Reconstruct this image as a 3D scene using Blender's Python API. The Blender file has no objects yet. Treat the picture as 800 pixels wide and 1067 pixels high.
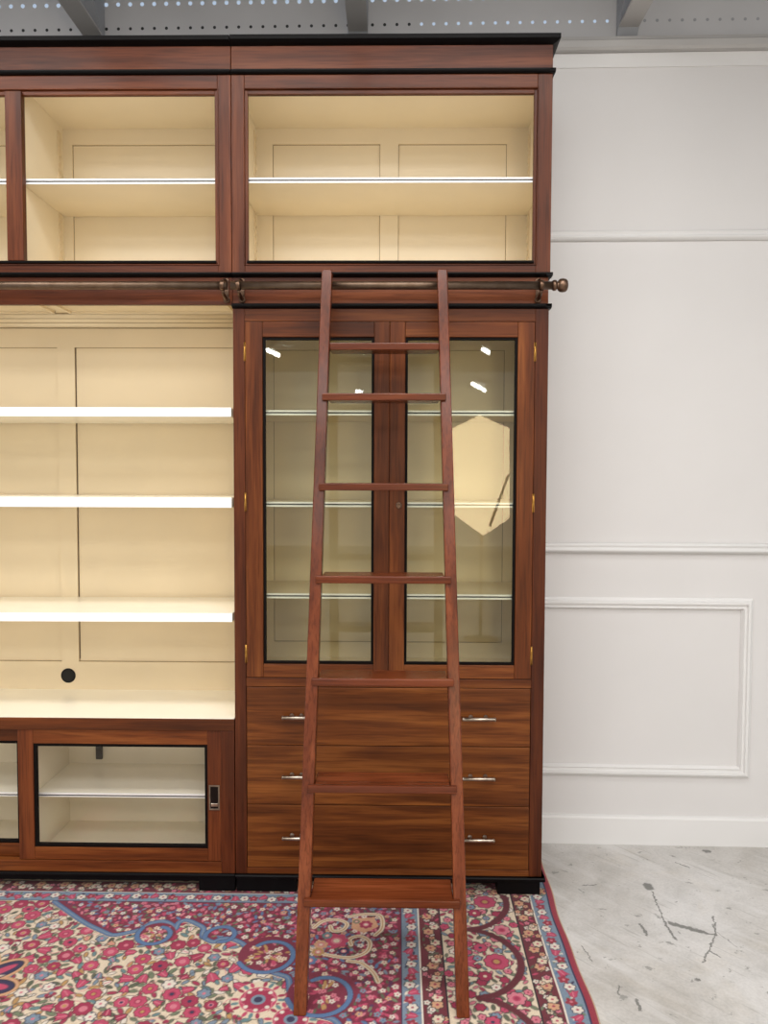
import bpy, bmesh, math, random
import numpy as np
from mathutils import Matrix, Vector
random.seed(7)
scene = bpy.context.scene
COL = scene.collection

# ------------------------------------------------------------------ colours
def lin(r, g=None, b=None):
    if g is None:
        r, g, b = r
    o = []
    for c in (r, g, b):
        c /= 255.0
        o.append(c / 12.92 if c <= 0.04045 else ((c + 0.055) / 1.055) ** 2.4)
    return tuple(o)

# ------------------------------------------------------------------ materials
class NT:
    def __init__(self, name):
        self.m = bpy.data.materials.new(name)
        self.m.use_nodes = True
        self.t = self.m.node_tree
        self.t.nodes.clear()
        self.out = self.n('ShaderNodeOutputMaterial')
    def n(self, kind, **kw):
        nd = self.t.nodes.new(kind)
        for k, v in kw.items():
            if k in nd.inputs:
                nd.inputs[k].default_value = v
            else:
                setattr(nd, k, v)
        return nd
    def l(self, a, b):
        self.t.links.new(a, b)
    def math(self, op, a, b=None, clamp=False):
        nd = self.n('ShaderNodeMath', operation=op, use_clamp=clamp)
        for i, v in enumerate((a, b)):
            if v is None:
                continue
            if isinstance(v, (int, float)):
                nd.inputs[i].default_value = v
            else:
                self.l(v, nd.inputs[i])
        return nd.outputs[0]
    def mix(self, f, a, b, blend='MIX'):
        nd = self.n('ShaderNodeMix', data_type='RGBA', blend_type=blend)
        for s, v in ((nd.inputs[0], f), (nd.inputs[6], a), (nd.inputs[7], b)):
            if isinstance(v, (int, float)):
                s.default_value = v
            elif isinstance(v, tuple):
                s.default_value = (*v[:3], 1)
            else:
                self.l(v, s)
        return nd.outputs[2]
    def ramp(self, f, stops):
        nd = self.n('ShaderNodeValToRGB')
        e = nd.color_ramp.elements
        while len(e) < len(stops):
            e.new(0.5)
        for el, (p, c) in zip(e, stops):
            el.position = p
            el.color = (*c[:3], 1)
        self.l(f, nd.inputs[0])
        return nd.outputs[0]
    def noise(self, vec, scale, detail=4, rough=.55, dist=0.0):
        nd = self.n('ShaderNodeTexNoise', Scale=scale, Detail=detail, Roughness=rough, Distortion=dist)
        self.l(vec, nd.inputs['Vector'])
        return nd.outputs[0]
    def mapping(self, vec, scale=(1, 1, 1), loc=(0, 0, 0), rot=(0, 0, 0)):
        nd = self.n('ShaderNodeMapping', Scale=scale, Location=loc, Rotation=rot)
        self.l(vec, nd.inputs[0])
        return nd.outputs[0]
    def principled(self, color, rough=.5, metal=0.0, coat=0.0, bump=None, bstr=.1, spec=.5):
        p = self.n('ShaderNodeBsdfPrincipled')
        for s, v in ((p.inputs['Base Color'], color), (p.inputs['Roughness'], rough)):
            if isinstance(v, tuple):
                s.default_value = (*v, 1)
            elif isinstance(v, (int, float)):
                s.default_value = v
            else:
                self.l(v, s)
        p.inputs['Metallic'].default_value = metal
        p.inputs['Coat Weight'].default_value = coat
        p.inputs['Coat Roughness'].default_value = .12
        p.inputs['Specular IOR Level'].default_value = spec
        if bump is not None:
            b = self.n('ShaderNodeBump', Strength=bstr, Distance=.002)
            self.l(bump, b.inputs['Height'])
            self.l(b.outputs[0], p.inputs['Normal'])
        self.l(p.outputs[0], self.out.inputs[0])
        return p

def wood(name, dark, mid, light, axis, figure=1.0, rough=.32, coat=.25, spec=.2, fine=1.0):
    """varnished hardwood, the grain running along one object axis"""
    w = NT(name)
    tc = w.n('ShaderNodeTexCoord')
    oi = w.n('ShaderNodeObjectInfo')
    off = w.n('ShaderNodeVectorMath', operation='MULTIPLY_ADD')
    cmb = w.n('ShaderNodeCombineXYZ')
    for i in range(3):
        w.l(oi.outputs['Random'], cmb.inputs[i])
    w.l(cmb.outputs[0], off.inputs[0])
    off.inputs[1].default_value = (13.7, 7.3, 19.1)
    w.l(tc.outputs['Object'], off.inputs[2])
    ax = 'XYZ'.index(axis)
    s1 = [9 * fine] * 3; s1[ax] = .9
    s2 = [42 * fine] * 3; s2[ax] = 2.2
    s3 = [190, 190, 190]; s3[ax] = 7
    v = off.outputs[0]
    a = w.noise(w.mapping(v, s1), 1.0, 5, .55, 1.1 * figure)
    b = w.noise(w.mapping(v, s2), 1.0, 4, .6, .5)
    c = w.noise(w.mapping(v, s3), 1.0, 2, .5)
    f = w.math('ADD', w.math('MULTIPLY', a, .62 + .1 * figure), w.math('MULTIPLY', b, .34))
    col = w.ramp(f, [(.30, dark), (.43, tuple((x + y) / 2 for x, y in zip(dark, mid))), (.52, mid), (.66, light)])
    pore = w.ramp(c, [(.36, (.62, .58, .55)), (.5, (1, 1, 1))])
    col = w.mix(.75, col, pore, 'MULTIPLY')
    tone = w.math('ADD', w.math('MULTIPLY', oi.outputs['Random'], .36), .82)
    hs = w.n('ShaderNodeHueSaturation')
    w.l(col, hs.inputs['Color']); w.l(tone, hs.inputs['Value'])
    p = w.principled(hs.outputs[0], rough, 0, coat, c, .04, spec=spec)
    return w.m

def woods(tag, dark, mid, light, **kw):
    return {a: wood('%s grain %s' % (tag, a), lin(dark), lin(mid), lin(light), a, **kw) for a in 'XZ'}

FRAME = woods('mahogany frame', (56, 25, 9), (100, 50, 20), (134, 77, 36), figure=.6, rough=.36, coat=.04)
STILE = woods('dark mahogany', (50, 21, 10), (86, 40, 18), (112, 58, 28), figure=.4, rough=.36, coat=.04)
DRAWER = woods('figured walnut', (66, 31, 9), (102, 54, 20), (132, 77, 33), figure=1.3, fine=1.5, rough=.36, coat=.04)
UPPER = woods('red mahogany', (58, 26, 13), (98, 49, 25), (124, 68, 38), figure=.5, rough=.38, coat=.03)
LADDER = woods('ladder mahogany', (62, 26, 11), (102, 48, 23), (128, 68, 37), figure=.5, rough=.27, coat=.08, spec=.25)

def paint(name, rgb, rough=.45, var=.04, streak=None, coat=0.0, spec=.5):
    w = NT(name)
    tc = w.n('ShaderNodeTexCoord')
    n1 = w.noise(tc.outputs['Object'], 2.6, 3, .5)
    c = lin(rgb)
    d = tuple(x * (1 - var * 2) for x in c)
    col = w.ramp(n1, [(.35, d), (.65, c)])
    n2 = w.noise(w.mapping(tc.outputs['Object'], streak or (160, 160, 160)), 1, 3, .6)
    w.principled(col, rough, 0, coat, n2, .05, spec=spec)
    return w.m

CREAM = paint('cream lacquer', (237, 219, 185), .3, .035, (60, 60, 4))
CREAM_UP_LIT = paint('cream lacquer lightened for upper units', (246, 232, 203), .3, .035, (60, 60, 4))  # paler copy of the cream, putting in light the upper interiors lack
CREAM_LOW_LIT = paint('cream lacquer lightened for lower cupboard', (246, 236, 212), .35, .06, (50, 50, 8))  # cream lightened to make up for weak light inside the low cupboard
LIT_WHITE_EDGE = paint('lit white shelf edge', (255, 254, 252), .35, .01)  # white paint; on thin shelves its brightness also stands for caught light
SHELF_TOP = paint('pale shelf enamel', (254, 248, 230), .22, .02)
WALL = paint('white wall paint', (217, 215, 214), .55, .012)
TRIMP = paint('white trim paint', (225, 224, 223), .4, .01)
BLACK = paint('ebonised black', (11, 9, 10), .45, .05, spec=.12)
BEAD = paint('black glazing bead', (14, 9, 8), .6, .05, spec=.1)
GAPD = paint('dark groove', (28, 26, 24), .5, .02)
GREY_METAL = paint('grey beam paint', (190, 190, 192), .45, .05)
GREY_LIGHT = paint('pale grey rail paint', (182, 180, 178), .45, .04)
GREY_DARK = paint('slate beam paint', (166, 169, 175), .45, .06)
CEILM = paint('ceiling grey', (176, 178, 182), .7, .05)

def metal(name, rgb, rough=.3, rgb2=None):
    w = NT(name)
    tc = w.n('ShaderNodeTexCoord')
    n = w.noise(tc.outputs['Object'], 35, 4, .6)
    c = lin(rgb); d = lin(rgb2) if rgb2 else tuple(x * .6 for x in c)
    w.principled(w.ramp(n, [(.35, d), (.65, c)]), rough, 1.0)
    return w.m
BRONZE = metal('aged bronze tube', (112, 94, 80), .42, (98, 80, 66))
BRONZE_DK = metal('dark bronze', (122, 98, 82), .38, (92, 72, 58))
NICKEL = metal('brushed nickel', (190, 180, 166), .28, (140, 126, 110))
BRASS = metal('brass hinge', (206, 160, 84), .3, (150, 104, 46))
STEELD = metal('dark steel strap', (70, 68, 68), .4)

def glass(name, tint, gloss=1.0):
    w = NT(name)
    fr = w.n('ShaderNodeFresnel', IOR=1.5)
    f = w.math('MULTIPLY', fr.outputs[0], 0.7 * gloss, True)
    tr = w.n('ShaderNodeBsdfTransparent'); tr.inputs[0].default_value = (*tint, 1)
    gl = w.n('ShaderNodeBsdfGlossy', Roughness=.012)
    gl.inputs[0].default_value = (1, 1, 1, 1)
    mx = w.n('ShaderNodeMixShader')
    w.l(f, mx.inputs[0]); w.l(tr.outputs[0], mx.inputs[1]); w.l(gl.outputs[0], mx.inputs[2])
    w.l(mx.outputs[0], w.out.inputs[0])
    return w.m
GLASS = glass('door glass', (.95, .96, .905))
GLASS2 = glass('sliding door glass', (.99, .99, .99), .5)

def emit(name, rgb, s):
    w = NT(name)
    e = w.n('ShaderNodeEmission', Strength=s)
    e.inputs[0].default_value = (*lin(rgb), 1)
    w.l(e.outputs[0], w.out.inputs[0])
    return w.m

# ------------------------------------------------------------------ mesh builder
WL = {}
class MB:
    def __init__(self):
        self.bm = bmesh.new()
    def _faces(self, vs, quads, mi):
        bv = [self.bm.verts.new(v) for v in vs]
        for q in quads:
            f = self.bm.faces.new([bv[i] for i in q]); f.material_index = mi
        return bv
    def box(self, x0, x1, y0, y1, z0, z1, mi=0):
        vs = [(x, y, z) for x in (x0, x1) for y in (y0, y1) for z in (z0, z1)]
        self._faces(vs, [(0, 1, 3, 2), (4, 6, 7, 5), (0, 4, 5, 1), (2, 3, 7, 6), (0, 2, 6, 4), (1, 5, 7, 3)], mi)
        return self
    def loft(self, rings, mi=0, cap=True):
        """closed skin through rings of equal point counts"""
        n = len(rings[0])
        vs = [self.bm.verts.new(p) for r in rings for p in r]
        for k in range(len(rings) - 1):
            for i in range(n):
                j = (i + 1) % n
                f = self.bm.faces.new((vs[k * n + i], vs[k * n + j], vs[(k + 1) * n + j], vs[(k + 1) * n + i]))
                f.material_index = mi; f.smooth = n > 8
        if cap:
            for s in (vs[:n][::-1], vs[-n:]):
                f = self.bm.faces.new(s); f.material_index = mi
        return self
    def tube(self, path, rad, mi=0, seg=16):
        rings = []
        P = [Vector(p) for p in path]
        R = rad if isinstance(rad, (list, tuple)) else [rad] * len(P)
        for i, p in enumerate(P):
            t = (P[min(i + 1, len(P) - 1)] - P[max(i - 1, 0)]).normalized()
            up = Vector((0, 0, 1)) if abs(t.z) < .9 else Vector((0, 1, 0))
            a = t.cross(up).normalized(); b = t.cross(a)
            rings.append([p + R[i] * (math.cos(k * 2 * math.pi / seg) * a + math.sin(k * 2 * math.pi / seg) * b) for k in range(seg)])
        return self.loft(rings, mi)
    def lathe_x(self, prof, y, z, mi=0, seg=24):
        return self.loft([[(x, y + r * math.cos(k * 2 * math.pi / seg), z + r * math.sin(k * 2 * math.pi / seg)) for k in range(seg)] for x, r in prof], mi)
    def lathe_y(self, prof, x, z, mi=0, seg=24):
        return self.loft([[(x + r * math.cos(k * 2 * math.pi / seg), y, z + r * math.sin(k * 2 * math.pi / seg)) for k in range(seg)] for y, r in prof], mi)
    def prof_x(self, prof, x0, x1, mi=0):
        """extrude a (y,z) outline along x"""
        return self.loft([[(x0, y, z) for y, z in prof], [(x1, y, z) for y, z in prof]], mi)
    def frame(self, x0, x1, z0, z1, wl, wr, wb, wt, y0, y1, mx=0, mz=1, stiles_through=True):
        """stiles (grain z) and rails (grain x) of a frame"""
        if stiles_through:
            self.box(x0, x0 + wl, y0, y1, z0, z1, mz); self.box(x1 - wr, x1, y0, y1, z0, z1, mz)
            self.box(x0 + wl, x1 - wr, y0 + .0004, y1, z0, z0 + wb, mx); self.box(x0 + wl, x1 - wr, y0 + .0004, y1, z1 - wt, z1, mx)
        else:
            self.box(x0, x1, y0, y1, z0, z0 + wb, mx); self.box(x0, x1, y0, y1, z1 - wt, z1, mx)
            self.box(x0, x0 + wl, y0 + .0004, y1, z0 + wb, z1 - wt, mz); self.box(x1 - wr, x1, y0 + .0004, y1, z0 + wb, z1 - wt, mz)
        return self
    def hollow(self, x0, x1, z0, z1, w, y0, y1, mi=0):
        return self.frame(x0, x1, z0, z1, w, w, w, w, y0, y1, mi, mi)
    def build(self, name, mats, parent=None, bevel=.0015, loc=None, seg=2):
        bmesh.ops.recalc_face_normals(self.bm, faces=self.bm.faces)
        mats = mats if isinstance(mats, (list, tuple)) else [mats]
        co = [v.co for v in self.bm.verts]
        lo = Vector([min(c[i] for c in co) for i in range(3)]); hi = Vector([max(c[i] for c in co) for i in range(3)])
        c = Vector(loc) if loc else (lo + hi) / 2
        for v in self.bm.verts:
            v.co -= c
        me = bpy.data.meshes.new(name)
        self.bm.to_mesh(me); self.bm.free()
        for m in mats:
            me.materials.append(m)
        o = bpy.data.objects.new(name, me)
        COL.objects.link(o)
        WL[o] = c
        o.location = c
        if parent is not None:
            o.parent = parent
            o.location = c - WL[parent]
        if bevel:
            b = o.modifiers.new('soft edges', 'BEVEL'); b.width = bevel; b.segments = seg
            b.limit_method = 'ANGLE'; b.angle_limit = math.radians(50); b.use_clamp_overlap = True
        return o

def thing(name, label, cat, loc, group=None):
    o = bpy.data.objects.new(name, None); COL.objects.link(o)
    o.location = loc; o.empty_display_size = .1
    WL[o] = Vector(loc)
    o['label'] = label; o['category'] = cat
    if group: o['group'] = group
    return o
def structure(o):
    o['kind'] = 'structure'
    return o

CAMH, CAMD = 1.395, 2.5
def zz(z, y):           # height of a point measured in the front plane when it stands at depth y
    return CAMH + (z - CAMH) * (1 + y / CAMD)
def xx(x, y):
    return x * (1 + y / CAMD)

# ================================================================== the room
YAW = -.0187
def wy(x, off=0.0):
    return .395 + YAW * (x - .6) - off
def wallrot(o):
    """turn a piece built along y=.395 to the wall's slight angle"""
    c = WL[o]
    p = Vector((.6, .395, 0))
    d = Matrix.Rotation(YAW, 3, 'Z') @ (Vector(c) - p)
    o.location = p + d
    o.rotation_euler = (0, 0, YAW)
    return o
W0, W1 = -3.2, 4.2
structure(wallrot(MB().box(W0, W1, .395, .50, 0, 2.945).build('wall_back', WALL, bevel=0)))
structure(wallrot(MB().prof_x([(.396, 0), (.381, 0), (.381, .100), (.384, .107), (.396, .109)], W0, W1).build('baseboard_back', TRIMP, bevel=0)))
def moulding(x0, x1, z0, z1, d=.02):
    h = z1 - z0
    pr = [(.396, z0), (.395 - .35 * d, z0), (.395 - .45 * d, z0 + .14 * h), (.395 - d, z0 + .22 * h), (.395 - d, z0 + .42 * h),
          (.395 - .62 * d, z0 + .50 * h), (.395 - .62 * d, z0 + .66 * h), (.395 - .9 * d, z0 + .74 * h), (.395 - .75 * d, z0 + .9 * h), (.395 - .25 * d, z1), (.396, z1)]
    return MB().prof_x(pr, x0, x1)
structure(wallrot(moulding(W0, W1, 2.268, 2.305).build('trim_1', TRIMP, bevel=0)))
structure(wallrot(moulding(W0, W1, 1.112, 1.152, .024).build('trim_2', TRIMP, bevel=0)))
structure(wallrot(MB().prof_x([(.396, 2.893), (.391, 2.893), (.391, 2.944), (.396, 2.944)], W0, W1).build('trim_3', TRIMP, bevel=0)))
# picture-frame panel moulding, mitred
def panel_frame(x0, x1, z0, z1, w=.043, d=.022):
    m = MB()
    steps = [(0, 0), (0, .35 * d), (.15 * w, .5 * d), (.3 * w, d), (.5 * w, d), (.58 * w, .6 * d), (.75 * w, .6 * d), (.85 * w, .8 * d), (w, .2 * d), (w, 0)]
    rings = []
    for s, h in steps:
        rings.append([(x0 + s, .3955 - h, z0 + s), (x1 - s, .3955 - h, z0 + s), (x1 - s, .3955 - h, z1 - s), (x0 + s, .3955 - h, z1 - s)])
    return m.loft(rings, 0, cap=False)
structure(wallrot(panel_frame(.35, 1.341, .263, .945).build('trim_4', TRIMP, bevel=0)))
# grey rail capping the wall
structure(wallrot(MB().prof_x([(.50, 2.945), (.37, 2.945), (.362, 2.952), (.362, 2.975), (.372, 2.983), (.385, 2.986), (.388, 3.002), (.50, 3.002)], W0, W1).build('trim_5', GREY_LIGHT, bevel=0)))

# perforated steel beam over the wall
def perforated():
    m = MB()
    m.box(W0, W1, .42, .426, 3.0025, 3.495, 0)
    m.box(W0, W1, .36, .426, 3.30, 3.306, 0)
    seg = 12
    n = 0
    x = -1.64
    while x < 2.2:
        for row, z in ((0, 3.074), (1, 3.163)):
            r = .0058 if row == 0 else .0075
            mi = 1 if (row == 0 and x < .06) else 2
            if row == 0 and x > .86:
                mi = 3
            if abs((x + 1.14) % .985) < .03 and row == 0:
                continue
            ring = [[(x + q * math.cos(k * 2 * math.pi / seg), .4195 + dy, z + q * math.sin(k * 2 * math.pi / seg)) for k in range(seg)] for q, dy in ((r, 0.0008), (r, -.0002))]
            m.loft(ring, mi)
        x += .0455
    return m
HOLE_D = paint('dark hole', (30, 32, 36), .6, .02)
HOLE_L = emit('glow disc for lit hole', (196, 214, 236), .85)  # glowing discs stand in for light shining through the holes
HOLE_M = paint('grey hole', (150, 152, 156), .5, .02)  # flat grey discs for the fainter holes
structure(wallrot(perforated().build('trim_6', [GREY_METAL, HOLE_D, HOLE_L, HOLE_M], bevel=0)))
# joists running forward from the beam
for k, jx in enumerate((-1.135, -.145, .842)):
    m = MB()
    y1 = wy(jx) + .02
    y0 = -6.0
    w = .036
    m.box(jx - w, jx + w, y0, y1, 3.034, 3.042, 1)
    m.box(jx - .006, jx + .006, y0, y1, 3.042, 3.33, 0)
    m.box(jx - w, jx + w, y0, y1, 3.33, 3.338, 0)
    # gusset where the joist meets the beam
    m.loft([[(jx + s * .037, y1 - .001, 3.01), (jx + s * .037, y1 - .16, 3.16), (jx + s * .037, y1 - .16, 3.32), (jx + s * .037, y1 - .001, 3.32)] for s in (-1, 1)], 0)
    structure(m.build('beam_%d' % (k + 1), [GREY_DARK, GREY_LIGHT], bevel=0))
structure(MB().box(-5, 6, -13, .6, 3.5, 3.6).build('ceiling', CEILM, bevel=0))

# floor: pale polished concrete with scuffs
def floor_mat():
    w = NT('scuffed concrete')
    tc = w.n('ShaderNodeTexCoord')
    pos = tc.outputs['Object']
    big = w.noise(pos, 1.6, 6, .6, .6)
    mid = w.noise(w.mapping(pos, (1, 1, 1), (3, 1, 0)), 9, 6, .65, .4)
    fine = w.noise(pos, 120, 3, .6)
    col = w.ramp(big, [(.32, lin(178, 173, 166)), (.5, lin(202, 199, 195)), (.68, lin(216, 214, 212))])
    warm = w.noise(w.mapping(pos, (1, 1, 1), (9, 4, 0)), 3.2, 5, .6, .8)
    col = w.mix(w.ramp(warm, [(.55, (0, 0, 0)), (.78, (.55, .55, .55))]), col, lin(206, 196, 180))
    col = w.mix(.55, col, w.ramp(mid, [(.3, (.70, .70, .69)), (.58, (1, 1, 1))]), 'MULTIPLY')
    col = w.mix(.35, col, w.ramp(fine, [(.35, (.72, .72, .72)), (.6, (1, 1, 1))]), 'MULTIPLY')
    # hairline scratches along a diagonal
    sc = w.noise(w.mapping(w.mapping(pos, rot=(0, 0, .85)), (4, 75, 1)), 1, 3, .5, .4)
    smear = w.noise(w.mapping(w.mapping(pos, rot=(0, 0, .8)), (2.5, 14, 1)), 1, 5, .6, .5)
    col = w.mix(w.ramp(smear, [(.5, (0, 0, 0)), (.72, (.55, .55, .55))]), col, lin(222, 221, 220))
    col = w.mix(w.ramp(sc, [(.62, (0, 0, 0)), (.72, (.5, .5, .5))]), col, lin(150, 147, 142))
    spots = w.noise(w.mapping(pos, (20, 26, 1), (5, 2, 0)), 1, 4, .65, .3)
    col = w.mix(w.ramp(spots, [(.63, (0, 0, 0)), (.67, (.7, .7, .7))]), col, lin(128, 128, 124))
    # individual chips and scores: distance to a short line on the floor
    wob = w.n('ShaderNodeTexNoise', Scale=38, Detail=5, Roughness=.7)
    w.l(pos, wob.inputs['Vector'])
    sub = w.n('ShaderNodeVectorMath', operation='MULTIPLY_ADD')
    w.l(wob.outputs['Color'], sub.inputs[0]); sub.inputs[1].default_value = (.034, .034, 0); 
    w.l(pos, sub.inputs[2])
    shift = w.n('ShaderNodeVectorMath', operation='ADD'); shift.inputs[1].default_value = (-.017, -.017, 0)
    w.l(sub.outputs[0], shift.inputs[0])
    P = shift.outputs[0]
    SC = [((.871, .083), (.869, .070), .019), ((.872, .045), (.851, -.135), .003), ((.851, -.135), (.854, -.225), .005), ((.868, -.138), (.955, -.187), .0115),
          ((.958, -.189), (.982, -.203), .004), ((1.018, -.1), (.982, -.203), .0035), ((.982, -.203), (.892, -.335), .0035), ((1.167, .331), (1.176, .331), .013),
          ((.644, .076), (.695, .084), .003), ((.562, -.26), (.572, -.332), .0025), ((.651, -.498), (.648, -.539), .006), ((.774, -.142), (.773, -.207), .005),
          ((.936, -.28), (.953, -.307), .004), ((.618, -.444), (.608, -.476), .003), ((1.027, .242), (1.059, .208), .004), ((.992, -.178), (1.024, -.259), .002), ((.844, -.408), (.85, -.412), .006)]
    mask = None
    for (ax, ay), (bx, by), r in SC:
        d = w.n('ShaderNodeVectorMath', operation='SUBTRACT'); w.l(P, d.inputs[0]); d.inputs[1].default_value = (ax, ay, 0)
        ex, ey = bx - ax, by - ay; L = ex * ex + ey * ey
        dt = w.n('ShaderNodeVectorMath', operation='DOT_PRODUCT'); w.l(d.outputs[0], dt.inputs[0]); dt.inputs[1].default_value = (ex / L, ey / L, 0)
        t = w.math('ADD', dt.outputs['Value'], 0, True)
        sc_ = w.n('ShaderNodeVectorMath', operation='SCALE'); sc_.inputs[0].default_value = (ex, ey, 0); w.l(t, sc_.inputs['Scale'])
        q = w.n('ShaderNodeVectorMath', operation='SUBTRACT'); w.l(d.outputs[0], q.inputs[0]); w.l(sc_.outputs[0], q.inputs[1])
        ln = w.n('ShaderNodeVectorMath', operation='LENGTH'); w.l(q.outputs[0], ln.inputs[0])
        v = w.math('MULTIPLY', w.math('SUBTRACT', r, ln.outputs['Value']), 1 / max(.0016, r * .35), True)
        mask = v if mask is None else w.math('MAXIMUM', mask, v)
    col = w.mix(w.math('MULTIPLY', mask, .85), col, lin(104, 104, 100))
    w.principled(col, w.math('ADD', w.math('MULTIPLY', mid, .2), .38), 0, 0, mid, .05, spec=.35)
    return w.m
structure(MB().box(-5, 6, -13, .5, -.1, 0).build('floor', floor_mat(), bevel=0, loc=(0, 0, 0)))

# ================================================================== cabinets
XL, XR = -.5275, .4905           # right-hand unit
LXL = -1.9145                    # left-hand unit's far end
BACK = .372

def panelled_back(root, name, x0, x1, z0, z1, panels, mats, yb=.335, holes=()):
    """back board with proud rails and stiles round sunk panels"""
    m = MB()
    d = .008
    m.box(x0, x1, yb + d, yb + .022, z0, z1, 0)
    xs = sorted(panels, key=lambda p: p[0])
    pz0, pz1 = xs[0][2], xs[0][3]
    m.box(x0, x1, yb, yb + d, pz1, z1, 0)
    if pz0 > z0: m.box(x0, x1, yb, yb + d, z0, pz0, 0)
    e = x0
    for a, b, _, _ in xs:
        m.box(e, a, yb, yb + d, pz0, pz1, 0); e = b
    m.box(e, x1, yb, yb + d, pz0, pz1, 0)
    # fine dark joint line round each panel
    for a, b, c, t in xs:
        g = .0018
        for q in ((a, a + g, c, t), (b - g, b, c, t), (a, b, t - g, t), (a, b, c, c + g)):
            m.box(q[0], q[1], yb + d - .0006, yb + d + .0005, q[2], q[3], 1)
    return m.build(name, mats, root, bevel=0)
GROOVE = paint('shadowed joint', (150, 126, 88), .6, .02)

def thin_shelf(root, x0, x1, y0, y1, zt, th=.0165, mat=None):
    m = MB()
    m.box(x0, x1, y0 + .004, y1, zt - th, zt, 0)
    m.box(x0, x1, y0, y0 + .004, zt - .0058, zt, 1)  # white strips paint in the light caught along the shelf edge
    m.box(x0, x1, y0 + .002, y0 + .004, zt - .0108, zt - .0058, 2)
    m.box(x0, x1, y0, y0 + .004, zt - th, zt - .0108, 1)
    return m.build('shelf', [mat or CREAM, LIT_WHITE_EDGE, GAPD], root, bevel=0)

def standards(root, xs, z0, z1, ys=(.26,)):
    for x, s in xs:
        m = MB()
        m.box(min(x, x + s * .004), max(x, x + s * .004), .288, .312, z0, z1, 0)
        z = z0 + .02
        while z < z1 - .02:
            m.box(min(x + s * .004, x + s * .0065), max(x + s * .004, x + s * .0065), .291, .309, z, z + .014, 0)
            z += .028
        m.build('shelf_standard', CREAM, root, bevel=0)

# ---------------------------------------------------------------- upper units
def upper_unit(label, x0, x1, openings, loc, end_right, shelfz, cz):
    r = thing('upper_bookcase', label, 'cabinet', loc)
    zb, zt = 2.0505, 2.6746
    top = 2.0881, 2.615
    # carcass: cream inside, wood outside
    m = MB()
    t = .016
    m.box(x0, x0 + t, .02, BACK, zb, zt, 0); m.box(x1 - t, x1, .02, BACK, zb, zt, 0)
    m.box(x0 + t, x1 - t, .02, BACK, zb, zb + t, 0); m.box(x0 + t, x1 - t, .02, BACK, 2.658, zt, 0)
    m.build('carcass', [UPPER['Z']], r)
    m = MB()
    e = .003
    m.box(x0 + t, x0 + t + e, .02, .335, zb + t, 2.656, 0); m.box(x1 - t - e, x1 - t, .02, .335, zb + t, 2.656, 0)
    m.box(x0 + t, x1 - t, .02, .335, 2.655, 2.658, 0); m.box(x0 + t, x1 - t, .02, .335, zb + t, zb + t + e, 0)
    if len(openings) > 1:
        mid = (openings[0][1] + openings[1][0]) / 2
        m.box(mid - .010, mid + .013, .022, .335, zb + t, 2.656, 0)
    m.build('lining', CREAM_UP_LIT, r, bevel=0)
    pans = []
    for a, b, ps in openings:
        pans += [(p, q, 2.074, 2.599) for p, q in ps]
    panelled_back(r, 'back_panel', x0 + t, x1 - t, zb + .005, 2.656, pans, [CREAM_UP_LIT, GROOVE])
    # face frame
    xs0, xs1 = openings[0][0], openings[-1][1]
    m = MB()
    m.frame(x0, x1, zb, zt, xs0 - x0 - .010, x1 - xs1 - .010, top[0] - zb - .010, zt - top[1] - .014, 0, .022, 0, 1, True)
    # stepped bead round the opening
    m.frame(xs0 - .0105, xs1 + .0105, top[0] - .0105, top[1] + .0145, .0105, .0105, .0105, .0145, .005, .020, 0, 1)
    for (x_a, x_b, za, zb_) in ((xs0 - .014, xs1 + .014, top[0] - .014, top[1] + .018),):
        m.frame(x_a, x_b, za, zb_, .004, .004, .004, .004, -.003, .004, 0, 1)
    m.build('face_frame', [UPPER['X'], UPPER['Z']], r)
    # thin dark bead along the sill
    MB().box(xs0 - .004, xs1 + .004, -.004, .004, top[0] - .006, top[0] + .001).build('sill_bead', BEAD, r, bevel=.001)
    if len(openings) > 1:
        MB().box(openings[0][1], openings[1][0], -.006, .02, top[0] + .001, top[1] + .009).build('divider', UPPER['Z'], r)
    m = MB()
    for a, b, _ in openings:
        xa = x0 + t + e if a == xs0 else mid + .013
        xb = x1 - t - e if b == xs1 else mid - .010
        thin_shelf(r, xa + .001, xb - .001, .022, .334, zz(shelfz, .022), mat=CREAM_UP_LIT)
        standards(r, ((xa, 1), (xb, -1)), 2.075, 2.63)
    # cornice: mid moulding, frieze board, top moulding
    er = .0125 if end_right else 0
    m = MB()
    m.prof_x([(.01, 2.6746), (-.006, 2.6746), (-.010, 2.677), (-.0125, 2.681), (-.0125, 2.6862), (.01, 2.6862)], x0, x1 + er * .6)
    if end_right: m.box(x1 - .01, x1 + er * .6, -.0125, BACK, 2.6765, 2.6862)
    m.build('lower_cornice', BLACK, r, bevel=.001)
    MB().box(x0, x1, .001, BACK, 2.6862, 2.7637).build('frieze', UPPER['X'], r)
    m = MB()
    ov = .020 if end_right else 0
    m.loft([[(x0, .0, 2.7637), (x1, .0, 2.7637), (x1, BACK, 2.7637), (x0, BACK, 2.7637)],
            [(x0, -.010, 2.7672), (x1 + ov * .5, -.010, 2.7672), (x1 + ov * .5, BACK, 2.7672), (x0, BACK, 2.7672)],
            [(x0, -.022, cz - .014), (x1 + ov, -.022, cz - .014), (x1 + ov, BACK, cz - .014), (x0, BACK, cz - .014)],
            [(x0, -.022, cz), (x1 + ov, -.022, cz), (x1 + ov, BACK, cz), (x0, BACK, cz)]])
    m.build('top_cornice', BLACK, r, bevel=.0008)
    return r

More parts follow.
